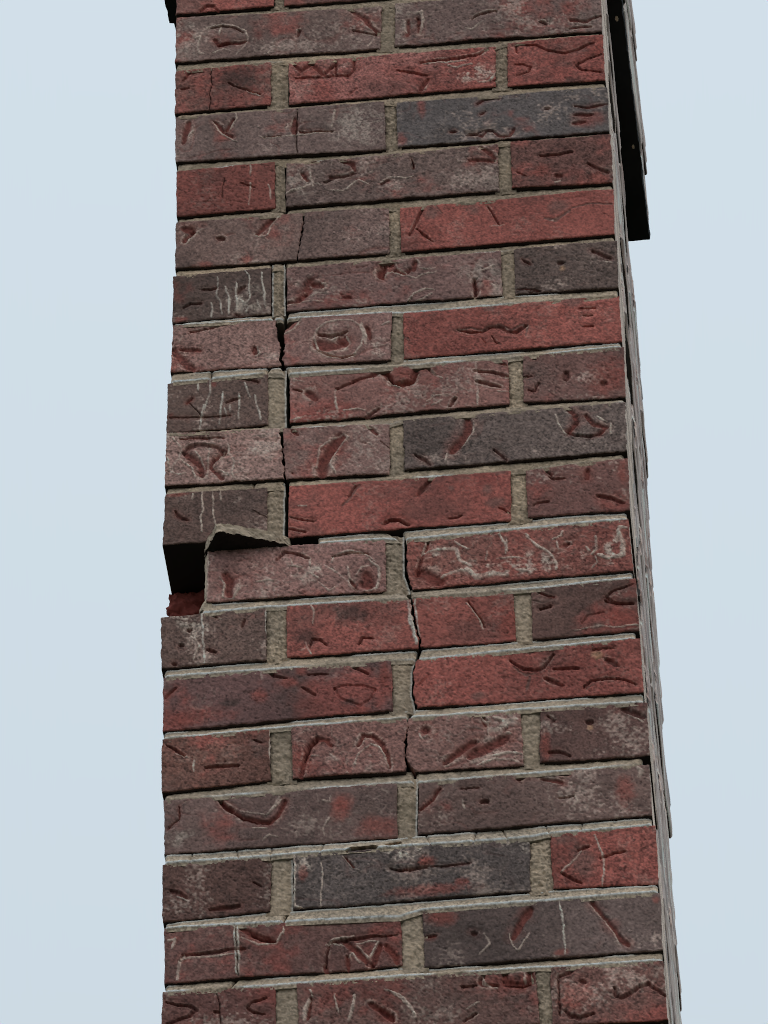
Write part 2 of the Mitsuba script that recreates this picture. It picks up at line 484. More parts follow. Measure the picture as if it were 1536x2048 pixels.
13a d 28 837,-8839 929,-8909 1005,-8927
13a d 21 1187,-8926 1355,-8923
13a d 28 1126,-9050 1232,-9132
13a Pr 776,-9115 68,90
13a Pr 1020,-8979 76,60
13a Pr 1127,-8869 61,61
13a d 31 1515,-8838 1674,-8945
13a n 21 1406,-9099 1505,-9069 1627,-9072 1747,-9134
13a n 24 1747,-9134 1685,-9248 1609,-9300 1443,-9203 1406,-9099
13a Pk 1503,-9250 76,50
13a Pk 533,-9161 91,50
13a Pr 169,-9274 380,100
13a w 7 795,-8835 799,-8936
13a r 21 -16,-9035 90,-8945
13a Pr 1608,-9340 121,40
13a Pr 1810,-9000 45,161
14a d 24 6,-9576 82,-9623 158,-9700
14a w 10 82,-9663 181,-9716
14a d 34 332,-9842 445,-9837 596,-9837
14a d 17 723,-9579 791,-9625
14a Pb 761,-9652 90,118
14a w 9 234,-9757 235,-9875
14b r 41 1121,-10022 1152,-9849 1198,-9696 1258,-9633 1334,-9650 1378,-9714
14b d 14 1152,-9849 1198,-9696 1258,-9633
14b r 38 1588,-9735 1635,-9631 1710,-9639 1784,-9735 1827,-9857 1840,-9986
14b w 14 1694,-9726 1768,-9773 1812,-9876 1832,-9995
14b w 14 1556,-9938 1595,-9815 1678,-9744
14b w 28 1685,-9853 1692,-9854
14b w 24 1556,-9938 1564,-9939
14b w 17 1355,-9800 1422,-9886
14b w 10 1212,-9796 1272,-9812
14b w 14 1495,-10020 1503,-10025
14b Pr 1122,-9885 90,157
15a r 38 432,-10169 492,-10272 552,-10320
15a w 17 941,-10229 896,-10312 866,-10351
15a w 14 1291,-10292 1358,-10309 1358,-10260
15a Pr 1447,-10327 89,77
12b e 19 2049,-8168 2061,-8442 2071,-8624
12B e 13 2097,-8173 2100,-8355 2114,-8538 2128,-8653
12B w 13 2523,-8252 2588,-8361 2636,-8479 2659,-8550
12B d 15 2540,-8242 2668,-8517
12B Pr 2871,-8526 101,225
12c d 19 3137,-8373 3231,-8349
12c d 23 3679,-8339 3754,-8369 3905,-8396
12c n 15 3476,-8567 3530,-8493 3665,-8474
12c w 13 3406,-8639 3642,-8618 3726,-8638 3944,-8638
12c Pr 3813,-8557 201,157
13b d 27 2859,-8919 2956,-9019 3072,-9064 3140,-9026 3229,-8890
13b d 27 3223,-9057 3423,-9067
13b d 34 3153,-9150 3283,-9230
13b b 27 2890,-9001 2987,-9100 3055,-9084
13b b 30 3020,-9125 2990,-9255
13b d 38 3660,-8991 3757,-9079
13b Pt 3596,-8939 50,45
13b d 15 3548,-8878 3648,-8873 3732,-8875
13b d 19 3465,-9282 3534,-9211 3651,-9201 3784,-9226 3897,-9293
13b b 19 3481,-9306 3550,-9246
13b Pb 2597,-9282 67,44
13b n 19 2099,-9120 2185,-9028
14B r 88 2148,-9611 2148,-9622
14B w 13 2097,-9649 2129,-9707 2172,-9668
14B w 19 2607,-9525 2655,-9596 2668,-9729
14B w 30 2707,-9536 2805,-9589
14B w 23 2839,-9571 2905,-9578
14B w 19 2818,-9711 2843,-9725
14B r 95 2800,-9764 2665,-9838 2514,-9931
14B r 57 2551,-9783 2433,-9869 2298,-9975
14B w 30 2696,-9939 2829,-9915 2927,-9951
14B w 19 2561,-10034 2695,-9971 2826,-10006 2907,-10036
14B Wm 2771,-9608 149,109
14B r 38 2624,-9516 2638,-9616
14c d 23 3155,-9570 3211,-9626
14c d 46 3483,-9662 3516,-9661
14c Pt 3497,-9714 23,30
14c d 46 3769,-9555 3850,-9608 3930,-9660
14c w 15 3816,-9626 3928,-9714
14c d 27 3157,-9963 3240,-9956 3329,-10002
14c Pr 3127,-9884 49,173
15b d 15 2423,-10279 2571,-10283
15b d 38 2583,-10434 2632,-10435
15b r 46 2901,-10229 2953,-10170 3084,-10183 3199,-10173 3297,-10204
15b r 38 3082,-10226 3244,-10296
15b w 13 3362,-10232 3413,-10173 3459,-10263
15b w 38 3856,-10195 3903,-10243 3868,-10304
15b Pr 3747,-10442 81,170
15b w 11 2436,-10398 2450,-10485
15b w 15 3338,-10423 3367,-10511 3300,-10569
15b d 19 3222,-10454 3337,-10444
15b r 27 2081,-10459 2190,-10374 2258,-10252
15a r 41 455,-10204 522,-10308 642,-10407 761,-10457 851,-10476 925,-10415 985,-10276
15a d 17 522,-10308 642,-10417 761,-10471 851,-10485
15a w 14 836,-10397 925,-10290 955,-10254
15a w 10 627,-10347 746,-10369 821,-10396
15a w 10 717,-10520 836,-10542
15a w 12 806,-10664 865,-10612 940,-10638
15a Pr 1741,-10621 178,134
15a Pr 1432,-10417 89,116
15a w 10 1342,-10485 1289,-10577 1303,-10655
15a Pb 1669,-10421 119,77
15a r 17 30,-10453 119,-10365 118,-10249
15a Pp 106,-10557 119,96
16a d 31 52,-11106 112,-11140 186,-11194
16a e 9 112,-11187 209,-11225
16a d 38 379,-11344 482,-11335 614,-11329
16a d 10 717,-11094 791,-11139
16a Cx 0 754,-10835 880,-10847 880,-10923 806,-10903
16b Pr 1131,-11029 37,76
16b w 10 1286,-10940 1275,-11393
16b w 21 1065,-10861 1071,-11033 1056,-11183 1070,-11373 1143,-11408
16b w 14 1456,-10899 1529,-11020 1587,-11055
16b r 24 1486,-10921 1544,-11022
16b Wm 1958,-10910 147,57
16b d 10 1823,-11049 1926,-11087 2147,-11061
16b Pr 2103,-11019 44,57
16b Wm 1146,-10945 59,114
17a r 48 615,-11554 718,-11639 893,-11721
17a d 24 718,-11639 805,-11694 908,-11722
17a w 14 630,-11668 776,-11737 908,-11740 966,-11625
17a w 24 583,-11514 594,-11794 609,-12036
17a k 9 583,-11514 594,-11794 609,-12036
17a d 24 148,-11845 162,-11791 338,-11779 528,-11770 659,-11773
17a w 21 121,-12027 141,-11844 170,-11791
17a w 10 163,-11828 279,-11811 586,-11821
17a r 31 42,-11537 116,-11516
17a w 24 51,-11631 102,-11618 74,-11708
17a d 21 1307,-11991 1324,-11771 1448,-11745 1652,-11746 1885,-11740
17a w 10 1301,-11787 1375,-11729 1536,-11716
17a r 52 1462,-11765 1548,-11866 1648,-12005 1677,-12026
17a r 52 1677,-12026 1738,-11828
17a r 52 1782,-11832 1853,-11950 1866,-12025
17a r 45 1300,-11990 1314,-12065
17a r 34 1475,-11915 1481,-12044
17a w 14 1549,-11792 1724,-11790 1649,-11949 1556,-11811
17a w 14 1338,-11772 1447,-11801
17a w 10 1490,-11916 1519,-11882 1576,-11998
17a w 15 967,-11588 966,-11662
18a d 24 29,-12248 123,-12293 225,-12312 269,-12352 226,-12403 125,-12430 38,-12468
18a k 7 442,-12167 457,-12333 473,-12513
18a d 21 827,-12286 718,-12321 675,-12363 733,-12423 820,-12440
18a d 21 414,-12384 450,-12388
18b w 34 1167,-12326 1137,-12433 1137,-12542
18b w 24 1529,-12324 1513,-12432 1482,-12574
18b w 14 1384,-12292 1383,-12419 1397,-12475
18b w 14 1189,-12237 1196,-12311
18b w 17 1804,-12294 1903,-12395 1973,-12511 2000,-12586
18b r 58 1657,-12409 1743,-12489 1828,-12570
18b r 31 1182,-12310 1166,-12527
16b Wm 1923,-10898 135,65
16b Pr 2148,-11018 67,54
16b d 14 1828,-11052 1970,-11088 2475,-11061
16b Wm 2849,-10901 117,87
16b Pr 2167,-11312 301,64
16b Pr 2403,-11248 67,43
16c w 16 3489,-10877 3518,-10988 3554,-11122 3535,-11390
16c d 24 3207,-11229 3304,-11314 3369,-11352
16c w 12 3207,-11218 3329,-11100 3382,-11019
16c r 28 3349,-11015 3434,-10980
16c Pb 3395,-11128 100,215
16c d 18 3529,-11109 3631,-11075 3732,-11064
16c Pb 3219,-10894 100,65
17b e 14 3176,-11516 3200,-11646 3202,-11816 3201,-12069
17b r 63 2945,-11579 2891,-11702 2803,-11863
17b w 14 2771,-11818 2800,-11947 2832,-11993 2936,-11833
17b d 47 2489,-11791 2506,-11793
17b r 51 3444,-11574 3536,-11742 3613,-11898 3707,-12012
17b w 12 3427,-11583 3536,-11763 3656,-12028
17b Pr 2244,-11598 133,85
17b r 28 2099,-11796 2190,-11784
17b Pr 3941,-11589 33,42
17b Pr 3177,-12046 66,34
17b w 12 2572,-11799 2611,-11908 2533,-12006
17b Wm 2914,-11491 133,34
18b w 20 1783,-12293 1882,-12344 1962,-12455 2009,-12584
18b d 35 2561,-12198 2526,-12279 2558,-12323 2656,-12332
18b r 51 2727,-12193 2723,-12318 2854,-12340 2920,-12315 2924,-12211
18b d 20 2739,-12330 2853,-12355 2912,-12335
18b w 16 2759,-12217 2875,-12207 2871,-12311
18b Pb 2807,-12242 49,62
18b d 20 2377,-12317 2492,-12317
18b w 16 2544,-12217 2558,-12302 2656,-12353
18b d 24 2485,-12587 2385,-12660
18b w 14 2404,-12538 2504,-12485
18b Pb 2291,-12465 98,83
18b r 59 1731,-12475 1828,-12588
18c d 28 3151,-12295 3218,-12270 3269,-12223
18c d 16 3151,-12316 3141,-12668
18c d 43 3330,-12350 3355,-12360
18c d 35 3188,-12631 3235,-12687 3316,-12705 3408,-12672
18c d 31 3589,-12440 3595,-12503 3634,-12538 3701,-12513 3770,-12436 3852,-12423 3977,-12549
18c Pr 3292,-12496 131,165
17a e 9 574,-11550 583,-11738 599,-12017
17a e 9 600,-11534 607,-11740 619,-12019
16b e 10 1057,-10899 1063,-11335
14b e 17 1036,-9581 1029,-9778 1031,-9994
14a w 10 859,-9503 866,-9860
12a e 14 832,-8164 838,-8411 850,-8658
11a w 15 343,-7440 339,-7702 331,-7972
7A Cx 0 995,-4692 1161,-4711 1054,-4801 994,-4867
14B Cx 0 1974,-9916 2051,-10041 2048,-10071 1972,-10063
"""
CUTS = {4: [(1016, 1003, 24, 0)], 5: [(988, 1018, 21, 0), (885, 878, 8, 0)], 6: [(1013, 1003, 33, 1), (886, 919, 12, 1)], 7: [(975, 1023, 38, 1), (359, 342, 9, 1), (872, 832, 12, 1)], 8: [(1021, 1030, 38, 0)], 9: [(1004, 1014, 38, 0), (730, 718, 6, 0)], 12: [(2117, 2080, 28, 1)], 13: [(2046, 2000, 24, 0)], 14: [(2045, 2059, 19, 0)], 17: [(610, 514, 12, 1)], 16: [(1015, 954, 9, 0)], 11: [(2015, 2064, 33, 0)], }
PITCH, COURSE, JOINT = .203, .0677, .0105
SIDE, BACK = .3965, .60               # right face of the shaft, depth of the shaft
LIGHT = np.array([.51, .585, .64])                          # the palette below was read off the photograph: divide by the light on the wall to get albedo


def srgb(*c):
    c = np.asarray(c, float) / 255
    return np.where(c < .04045, c / 12.92, ((c + .055) / 1.055) ** 2.4)


def alb(*c):
    return np.clip(srgb(*c) / LIGHT, 0, .85)


# skin colour as seen, share of bare red body
PALETTE = {
    '0a': ((98, 68, 64), .4), '0b': ((98, 68, 64), .5), '1a': ((100, 84, 81), .12), '1b': ((100, 84, 82), .18), '2a': ((96, 68, 63), .4), '2b': ((130, 84, 80), .4),
    '2c': ((94, 62, 58), .4), '3a': ((100, 85, 83), .08), '3b': ((82, 79, 81), .03), '4a': ((116, 66, 60), .5), '4b': ((98, 83, 80), .2), '4c': ((92, 64, 60), .4),
    '5a': ((110, 91, 87), .1), '5A': ((108, 90, 87), .1), '5b': ((130, 66, 60), .85), '6a': ((84, 70, 66), .1), '6b': ((110, 87, 85), .15), '6c': ((80, 69, 66), .04),
    '7a': ((120, 95, 91), .15), '7A': ((117, 91, 88), .2), '7b': ((132, 68, 61), .85), '8a': ((80, 66, 62), .08), '8b': ((118, 86, 82), .25), '8c': ((94, 70, 67), .2),
    '9a': ((118, 97, 93), .08), '9A': ((112, 89, 86), .12), '9b': ((86, 77, 75), .04), '10a': ((80, 65, 61), .06), '10b': ((126, 64, 59), .75), '10c': ((96, 68, 65), .2),
    '11a': ((115, 88, 85), .2), '11b': ((122, 78, 72), .5), '12a': ((82, 67, 63), .03), '12b': ((110, 63, 58), .6), '12B': ((112, 64, 58), .6), '12c': ((86, 65, 61), .15),
    '13a': ((88, 66, 66), .3), '13b': ((124, 63, 58), .8), '14a': ((98, 69, 62), .3), '14b': ((116, 86, 82), .25), '14B': ((118, 90, 86), .15), '14c': ((82, 62, 59), .1),
    '15a': ((98, 81, 79), .12), '15b': ((95, 78, 75), .1), '16a': ((86, 65, 61), .1), '16b': ((84, 78, 78), .06), '16c': ((116, 60, 55), .6), '17a': ((100, 73, 70), .3),
    '17b': ((85, 74, 73), .06), '18a': ((94, 65, 62), .25), '18b': ((104, 80, 76), .25), '18c': ((90, 64, 60), .2)}
SPARE = [((100, 82, 79), .1), ((98, 68, 63), .4), ((124, 64, 59), .8), ((84, 70, 67), .05), ((112, 88, 85), .2)]
RED = (126, 68, 62)

outlines, marks = {}, {}
for line in OUTLINES.strip().splitlines():
    code, rest = line.split(' ', 1)
    outlines[code] = [np.array([[float(v) for v in p.split(',')] for p in part.split()]) * 1e-4 for part in rest.split('/')]
for line in MARKS.strip().splitlines():
    w = line.split()
    if w[1][0] in 'PW':
        marks.setdefault(w[0], []).append((w[1], 0, np.array([[float(v) for v in p.split(',')] for p in w[2:]]) * 1e-4))
    else:
        marks.setdefault(w[0], []).append((w[1], float(w[2]) * 1e-4, np.array([[float(v) for v in p.split(',')] for p in w[3:]]) * 1e-4))


def lattice(course, part, zt=None, height=COURSE - JOINT):
    """Outline of a brick that stands exactly on the bond pattern."""
    zt = -course * COURSE + .0004 if zt is None else zt
    if course % 2:
        x0, x1 = {'a': (0, PITCH - JOINT), 'b': (PITCH, SIDE)}[part]
    else:
        x0, x1 = {'a': (0, PITCH / 2 - JOINT), 'b': (PITCH / 2, 1.5 * PITCH - JOINT), 'c': (1.5 * PITCH, SIDE)}[part]
    return [np.array([[x0, zt], [x0, zt - height]]), np.array([[x1, zt], [x1, zt - height]])]


FIRST, LAST = -1, 21
for k in range(FIRST, LAST + 1):
    for part in ('ab' if k % 2 else 'abc'):
        if f'{k}{part}' not in outlines:
            outlines[f'{k}{part}'] = lattice(k, part)
course_of = lambda code: int(code.rstrip('abcAB'))

# ------------------------------------------------------------------ materials
scene['clay'] = {'type': 'principled', 'base_color': {'type': 'mesh_attribute', 'name': 'vertex_color'}, 'roughness': .85, 'specular': .35}
scene['mortar'] = {'type': 'principled', 'base_color': {'type': 'mesh_attribute', 'name': 'vertex_color'}, 'roughness': .95, 'specular': .25}
scene['flank_clay'] = {'type': 'principled', 'base_color': {'type': 'mesh_attribute', 'name': 'vertex_color'}, 'roughness': .6, 'specular': .6}


def shade_black(p, n, uv):
    f = mikit.fbm(p.x * 60, p.y * 60, p.z * 60)
    return mikit.mix((.012, .012, .014), (.03, .028, .027), f)


scene['shade_black'] = {'type': 'principled', 'base_color': proc(shade_black), 'roughness': .9, 'specular': .2}  # near black: the deep shade under the head painted as a colour


def lawn(p, n, uv):
    f = mikit.fbm(p.x * .8, p.y * .8)
    g = mikit.noise(p.x * 30, p.y * 30)
    return mikit.mix((.010, .018, .007), (.032, .040, .018), f * .6 + g * .4)


scene['lawn'] = {'type': 'principled', 'base_color': proc(lawn), 'roughness': .95}


def inner(p, n, uv):
    f = mikit.fbm(p.x * 40, p.y * 40, p.z * 40)
    return mikit.mix((.16, .145, .12), (.30, .28, .235), f)


scene['raked_mortar'] = {'type': 'principled', 'base_color': proc(inner), 'roughness': .95, 'specular': .2}

used = {}


def numbered(key):
    used[key] = used.get(key, -1) + 1
    return key if used[key] == 0 else f'{key}_{used[key]:03d}'


LIFT = T().translate([0, 0, COURSE_ZERO])


def put(key, vf, bsdf, color=None, smooth=True, to_world=None):
    key = numbered(key)
    m = trimesh.Trimesh(vf[0], vf[1], process=False) if isinstance(vf, tuple) else vf
    scene[key] = mikit.ply(m, bsdf, smooth, color=color, to_world=LIFT if to_world is None else LIFT @ to_world)
    return key


def smooth01(a, b, x):
    t = np.clip((x - a) / (b - a), 0, 1)
    return t * t * (3 - 2 * t)


def nz(x, z, f, seed, octaves=1):
    p = np.stack([x * f, z * f, np.full_like(x, seed * 3.17)], -1)
    return meshkit.fbm(p, octaves, seed) if octaves > 1 else meshkit.noise(p, seed)


def segment_distance(X, Z, pts):
    """Distance to the polyline, and how far along it (0 to 1) the nearest point lies."""
    best, where = np.full(X.shape, 9.0), np.zeros(X.shape)
    lengths = np.hypot(*np.diff(pts, axis=0).T)
    total, run = max(lengths.sum(), 1e-9), 0.
    for a, b, l in zip(pts[:-1], pts[1:], lengths):
        d = b - a
        t = np.clip(((X - a[0]) * d[0] + (Z - a[1]) * d[1]) / max(d @ d, 1e-12), 0, 1)
        e = np.hypot(X - a[0] - t * d[0], Z - a[1] - t * d[1])
        near = e < best
        best, where = np.where(near, e, best), np.where(near, (run + t * l) / total, where)
        run += l
    return best, where


def inside(X, Z, poly):
    c = np.zeros(X.shape, bool)
    for a, b in zip(poly, np.roll(poly, -1, 0)):
        hit = ((a[1] > Z) != (b[1] > Z)) & (X < (b[0] - a[0]) * (Z - a[1]) / (b[1] - a[1] + 1e-12) + a[0])
        c ^= hit
    return c


def along(curve, t):
    s = (curve[0, 1] - curve[:, 1]) / (curve[0, 1] - curve[-1, 1])
    return np.interp(t, s, curve[:, 0]), np.interp(t, s, curve[:, 1])


def nodes(length, step, fine=(0, .0003, .0008, .0015)):
    n = max(int(round((length - .003) / step)), 2)
    mid = np.linspace(.0022, length - .0022, n)
    f = np.array(fine)
    return np.concatenate([f, mid, (length - f)[::-1]]) / length


def grid_faces(nu, nv):
    i = np.arange(nu * nv).reshape(nv, nu)
    a, b, c, d = i[:-1, :-1].ravel(), i[:-1, 1:].ravel(), i[1:, 1:].ravel(), i[1:, :-1].ravel()
    return np.vstack([np.c_[a, d, c], np.c_[a, c, b]]), i


def with_skirt(V, F, idx, colors, depth, skirt_color, flank=None):
    """The relief, plus walls from its rim straight back to the given depth."""
    rim = np.concatenate([idx[0, :], idx[1:, -1], idx[-1, -2::-1], idx[-2:0:-1, 0]])
    n, base = len(rim), len(V)
    front, back = V[rim], V[rim].copy()
    mid = V[rim].copy()
    mid[:, 1] = .5 * (front[:, 1] + depth)
    back[:, 1] = depth
    k = np.arange(n)
    q = (k + 1) % n
    walls = [np.vstack([np.c_[base + o + k, base + o + q, base + o + n + q], np.c_[base + o + k, base + o + n + q, base + o + n + k]]) for o in (0, n)]
    V = np.vstack([V, front, mid, back])
    F = np.vstack([F, *walls])
    sc = np.tile(skirt_color, (n, 1))
    if flank is not None:            # outer upright sides are paler: grazing sky glare put into their colour
        nu, nv = idx.shape[1], idx.shape[0]
        side = ((k >= nu - 1) & (k < nu + nv - 1) & (V[rim][:, 0] > SIDE - .02)) | ((k >= 2 * nu + nv - 3) & (V[rim][:, 0] < .02))
        sc[side] = flank * (.55 + .9 * meshkit.noise(np.stack([V[rim][side][:, 2] * 420, k[side] * 0, k[side] * 0], -1), 6))[:, None]
    sc = np.vstack([sc, sc, sc])
    return V, F, np.vstack([colors, sc])


def brick_relief(code, left, right, palette, step=.00078, depth=.095, seed=1):
    width = right[:, 0].mean() - left[:, 0].mean()
    height = left[0, 1] - left[-1, 1]
    u, v = nodes(width, step), nodes(height, step * 1.05)
    xl, zl = along(left, v)
    xr, zr = along(right, v)
    # the broken edges are jagged
    for c, x in ((left, xl), (right, xr)):
        if len(c) > 2:
            x += .0012 * (meshkit.noise(np.stack([v * 22, v * 0 + seed, v * 0], -1), 3) - .5) + .0006 * (meshkit.noise(np.stack([v * 60, v * 0 + seed, v * 0], -1), 4) - .5)
    X = xl[:, None] * (1 - u) + xr[:, None] * u
    Z = zl[:, None] * (1 - u) + zr[:, None] * u
    du = np.broadcast_to(np.minimum(u, 1 - u)[None, :] * width, X.shape)
    dv = np.broadcast_to(np.minimum(v, 1 - v)[:, None] * height, X.shape)
    edge = np.minimum(du, dv)
    weight = np.clip(1 - edge / .005, 0, 1)
    wob = lambda f, s, o=1: nz(X, Z, f, seed + s, o) - .5
    X0, Z0 = X, Z
    X = X + (u - .5)[None, :] * .0007
    Z = Z - (v - .5)[:, None] * .0011
    X = X + weight * np.clip(1 - du / .005, 0, 1) * (.0012 * wob(90, 1) + .0011 * wob(330, 2))
    Z = Z + weight * np.clip(1 - dv / .005, 0, 1) * (.0015 * wob(70, 3) + .0012 * wob(300, 4))
    r = .0008 + .0010 * (wob(120, 5) + .5)
    corner = np.hypot(np.clip(r - du, 0, None), np.clip(r - dv, 0, None))
    Y = r * (1 - np.sqrt(np.clip(1 - (np.minimum(corner, r) / r) ** 2, 0, 1))) * .8
    Y = Y + .0022 * wob(14, 6) + .0015 * wob(60, 7, 3) + .0006 * wob(260, 8, 2) + .00062 * wob(900, 9)
    # colour of the fired skin over the red body
    skin, share = palette
    n1, n2, n3 = wob(22, 11, 3), wob(130, 12, 3), wob(900, 13)
    bare = smooth01(-.10, .10, n1 * .7 + n2 * .3 + (share - .43) * .56)[..., None]
    col = alb(*skin) * (1 - bare) + (alb(*RED) * (.65 + .35 * share) + alb(*skin) * .22) * bare
    pale = smooth01(.10, .30, wob(35, 21, 3) + .4 * wob(500, 22))[..., None] * (.6 if share < .3 else .2)
    col = col * (1 - pale) + alb(148, 136, 130) * pale
    dusk = smooth01(.06, .26, wob(28, 23, 3))[..., None] * .35
    col = col * (1 - dusk) + alb(62, 54, 52) * dusk
    # wrinkled clay: faint pale veins with a small lip, and shallow folds
    vein_zone = smooth01(-.02, .14, wob(24, 51, 2))
    calm = np.clip((np.mean(skin) - 70) / 24, .12, 1)
    vein_zone = vein_zone * calm
    line1 = np.exp(-((nz(X0, Z0, 75, seed + 52, 3) - .5) / .018) ** 2) * vein_zone
    fold = np.exp(-((nz(X0 * .8, Z0 * 1.3, 48, seed + 53, 2) - .5) / .03) ** 2) * smooth01(0, .16, wob(30, 54, 2)) * calm
    Y = Y - .0004 * line1 + .0007 * fold
    m = (.42 * np.clip(line1 * (.4 + wob(300, 55) + .5), 0, 1) * (1 - .6 * bare[..., 0]))[..., None]
    col = col * (1 - m) + alb(152, 140, 134) * m
    m = (.40 * fold)[..., None]
    col = col * (1 - m) + alb(104, 56, 50) * m
    col = col * (np.array([1.17, 1.10, 1.07]) if share < .5 else np.array([.96, 1.01, .98]))
    shade = col @ np.array([.3, .55, .15])
    col = col * .88 + .12 * shade[..., None]
    weather = nz(X0, Z0 * .45, 11, 500, 3) - .5          # soot and rain that run over many bricks alike
    col = col * np.clip(1 - 1.1 * weather, .72, 1.28)[..., None]
    tone = {'r': alb(90, 45, 40), 'd': alb(72, 39, 36), 'w': alb(172, 160, 152), 'e': alb(178, 172, 166), 'b': alb(88, 74, 70), 'n': None, 'k': alb(60, 46, 42),
            'Pr': alb(126, 66, 59), 'Pp': alb(150, 142, 136), 'Pb': alb(90, 76, 73), 'Pk': alb(58, 48, 46), 'Pt': alb(150, 122, 100), 'Wm': alb(176, 168, 160)}
    wx, wz = .0011 * wob(280, 31) + .0020 * wob(95, 33), .0011 * wob(280, 32) + .0020 * wob(95, 34)
    todo = sorted(marks.get(code, []), key=lambda m: 'WPbrndwekC'.index(m[0][0]))
    for kind, w, pts in todo:
        if kind == 'Cx':
            hole = inside(X0 + wx, Z0 + wz, pts)
            Y = np.where(hole, Y + .022 + .004 * wob(200, 41), Y)
            col = np.where(hole[..., None], alb(92, 48, 42), col)
            continue
        if kind[0] in 'PW':
            c, rad = pts[0], np.maximum(pts[1], .001)
            d = np.hypot((X0 - c[0]) / rad[0], (Z0 - c[1]) / rad[1]) + 1.1 * wob(90, 42, 3) + .5 * wob(500, 43)
            m = (1 - smooth01(.35, 1.35, d)) * {'Wm': .8, 'Pr': .55, 'Pb': .6}.get(kind, .75)
            if kind in ('Wm', 'Pp'):
                m = m * smooth01(-.06, .22, wob(150, 44, 3) + .25 * n3 + .16 * wob(400, 48) + (.08 if kind == 'Pp' else 0)) * .85
            col = col * (1 - m[..., None]) + tone[kind] * m[..., None]
            continue
        d, s = segment_distance(X0 + wx, Z0 + wz, pts)
        d = d + (.0007 * wob(600, 45) if w > .001 else 0)
        half = max(w * .6, .0005 if kind == 'k' else .0009)
        if kind != 'k':                  # strokes swell and taper
            taper = .45 + .55 * np.sqrt(np.clip(np.sin(np.pi * (.08 + .84 * s)), 0, 1)) + .5 * wob(110, 47)
            half = half * np.clip(taper, .4, 1.25)
        body = 1 - smooth01(half * .45, half * 1.15, d)
        if kind in 'we':
            body = body * (.45 + .85 * smooth01(-.25, .2, wob(120, 46, 2)))
            Y = Y - .0007 * body
            m = np.clip(body, 0, 1) * (.80 if kind == 'w' else .85)
        else:
            Y = Y + {'r': .0018, 'd': .0024, 'n': .0014, 'b': .0007, 'k': .0008 + 2.2 * w}[kind] * body
            lip = np.exp(-((d - half * 1.5) / (half * .5)) ** 2)
            if kind in 'rd':             # the dragged clay: red around the groove, a broken pale lip on its rim
                near = ((1 - smooth01(half, half * 3.2 + .0012, d)) * {'r': .42, 'd': .26}[kind] * smooth01(-.2, .15, wob(70, 61, 2)))[..., None]
                col = col * (1 - near) + alb(112, 64, 58) * near
                rim = (lip * .5 * calm * smooth01(-.05, .2, wob(85, 62, 2) + .3 * n3))[..., None]
                col = col * (1 - rim) + tone['w'] * rim
                Y = Y + .0009 * (1 - smooth01(half, half * 3.5 + .002, d))
            Y = Y - (.0004 if kind in 'rd' else .0002) * lip
            m = body * {'r': .82, 'd': .62, 'n': 0, 'b': .7, 'k': min(.25 + 600 * w, .8)}[kind]
        if tone[kind] is not None:
            col = col * (1 - m[..., None]) + tone[kind] * m[..., None]
    grain = 1 + (.62 + .6 * nz(X, Z, 20, seed + 70, 2)) * (1.25 * n3 + .65 * wob(430, 14)) + .22 * n2
    pits = smooth01(.22, .36, wob(620, 15))
    Y = Y + .0005 * pits
    col = col * np.clip(grain * (1 - .4 * pits), .3, 1.8)[..., None]
    F, idx = grid_faces(len(u), len(v))
    V = np.stack([X.ravel(), Y.ravel(), Z.ravel()], -1)
    return with_skirt(V, F, idx, np.clip(col.reshape(-1, 3), 0.01, .85), depth, np.array([.040, .028, .026]), np.clip(alb(168, 160, 154) * (1 if code[-1] != '7' else .8), 0, .8))  # dark skirt: shade on bed and crack faces painted in


# ------------------------------------------------------------------ the ground
disc = trimesh.creation.cylinder(radius=600, height=.4, sections=96)
disc.apply_translation([0, 0, -.2 - COURSE_ZERO])
put('ground', disc, 'lawn', smooth=False)
labels['ground'] = {'kind': 'structure'}

# ------------------------------------------------------------------ the chimney
CH = 'brick_chimney'
labels[CH] = {'label': 'tall chimney of rustic red and brown bricks, cracked down its front, one corner missing', 'category': 'chimney'}
NOTE = {'5a': 'pale grey brick split by an open crack, left half', '7a': 'pinkish brick broken in two, left half', '9a': 'pale brick split by a dark crack, with a mushroom shaped groove',
        '11a': 'broken brick with its left end missing, white lime on its face', '12a': 'dark brown brick with small holes and white lime runs below the gap',
        '5b': 'bright red brick near the top right', '7b': 'bright red brick with a wavy grey groove', '13b': 'bright red brick with a star shaped groove', '16c': 'red brick with a thin pale crack at the right edge',
        '6a': 'dark brown brick with white lime runs', '11b': 'reddish brick smeared with pale grey mortar'}
for n, code in enumerate(outlines):
    k = course_of(code)
    shown = 0 <= k <= 19
    left, right = outlines[code]
    pal = PALETTE.get(code, SPARE[n % 5])
    V, F, col = brick_relief(code, left, right, pal, step=.00078 if shown else .003, seed=n + 1)
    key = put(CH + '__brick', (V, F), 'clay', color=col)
    if code in NOTE:
        labels[key] = {'label': NOTE[code]}

# mortar -----------------------------------------------------------
rows = {k: sorted((c for c in outlines if course_of(c) == k), key=lambda c: outlines[c][0][0, 0]) for k in range(FIRST, LAST + 1)}


def line_of(k, end):
    """x and z of the top (end 0) or bottom (end -1) line of course k."""
    pts = sorted(tuple(c[end]) for code in rows[k] for c in outlines[code])
    pts = np.array(pts)
    return lambda x: np.interp(x, pts[:, 0], pts[:, 1]) + np.where(x < pts[0, 0], (pts[0, 0] - x) * -.0, 0)


FRESH = {6: .6, 7: .8, 10: .9, 11: .75, 12: .75, 13: .75, 15: 1.1, 16: .95, 17: .6, 8: .4, 14: .55, 9: .25}
WHITE = np.array([.80, .76, .71])


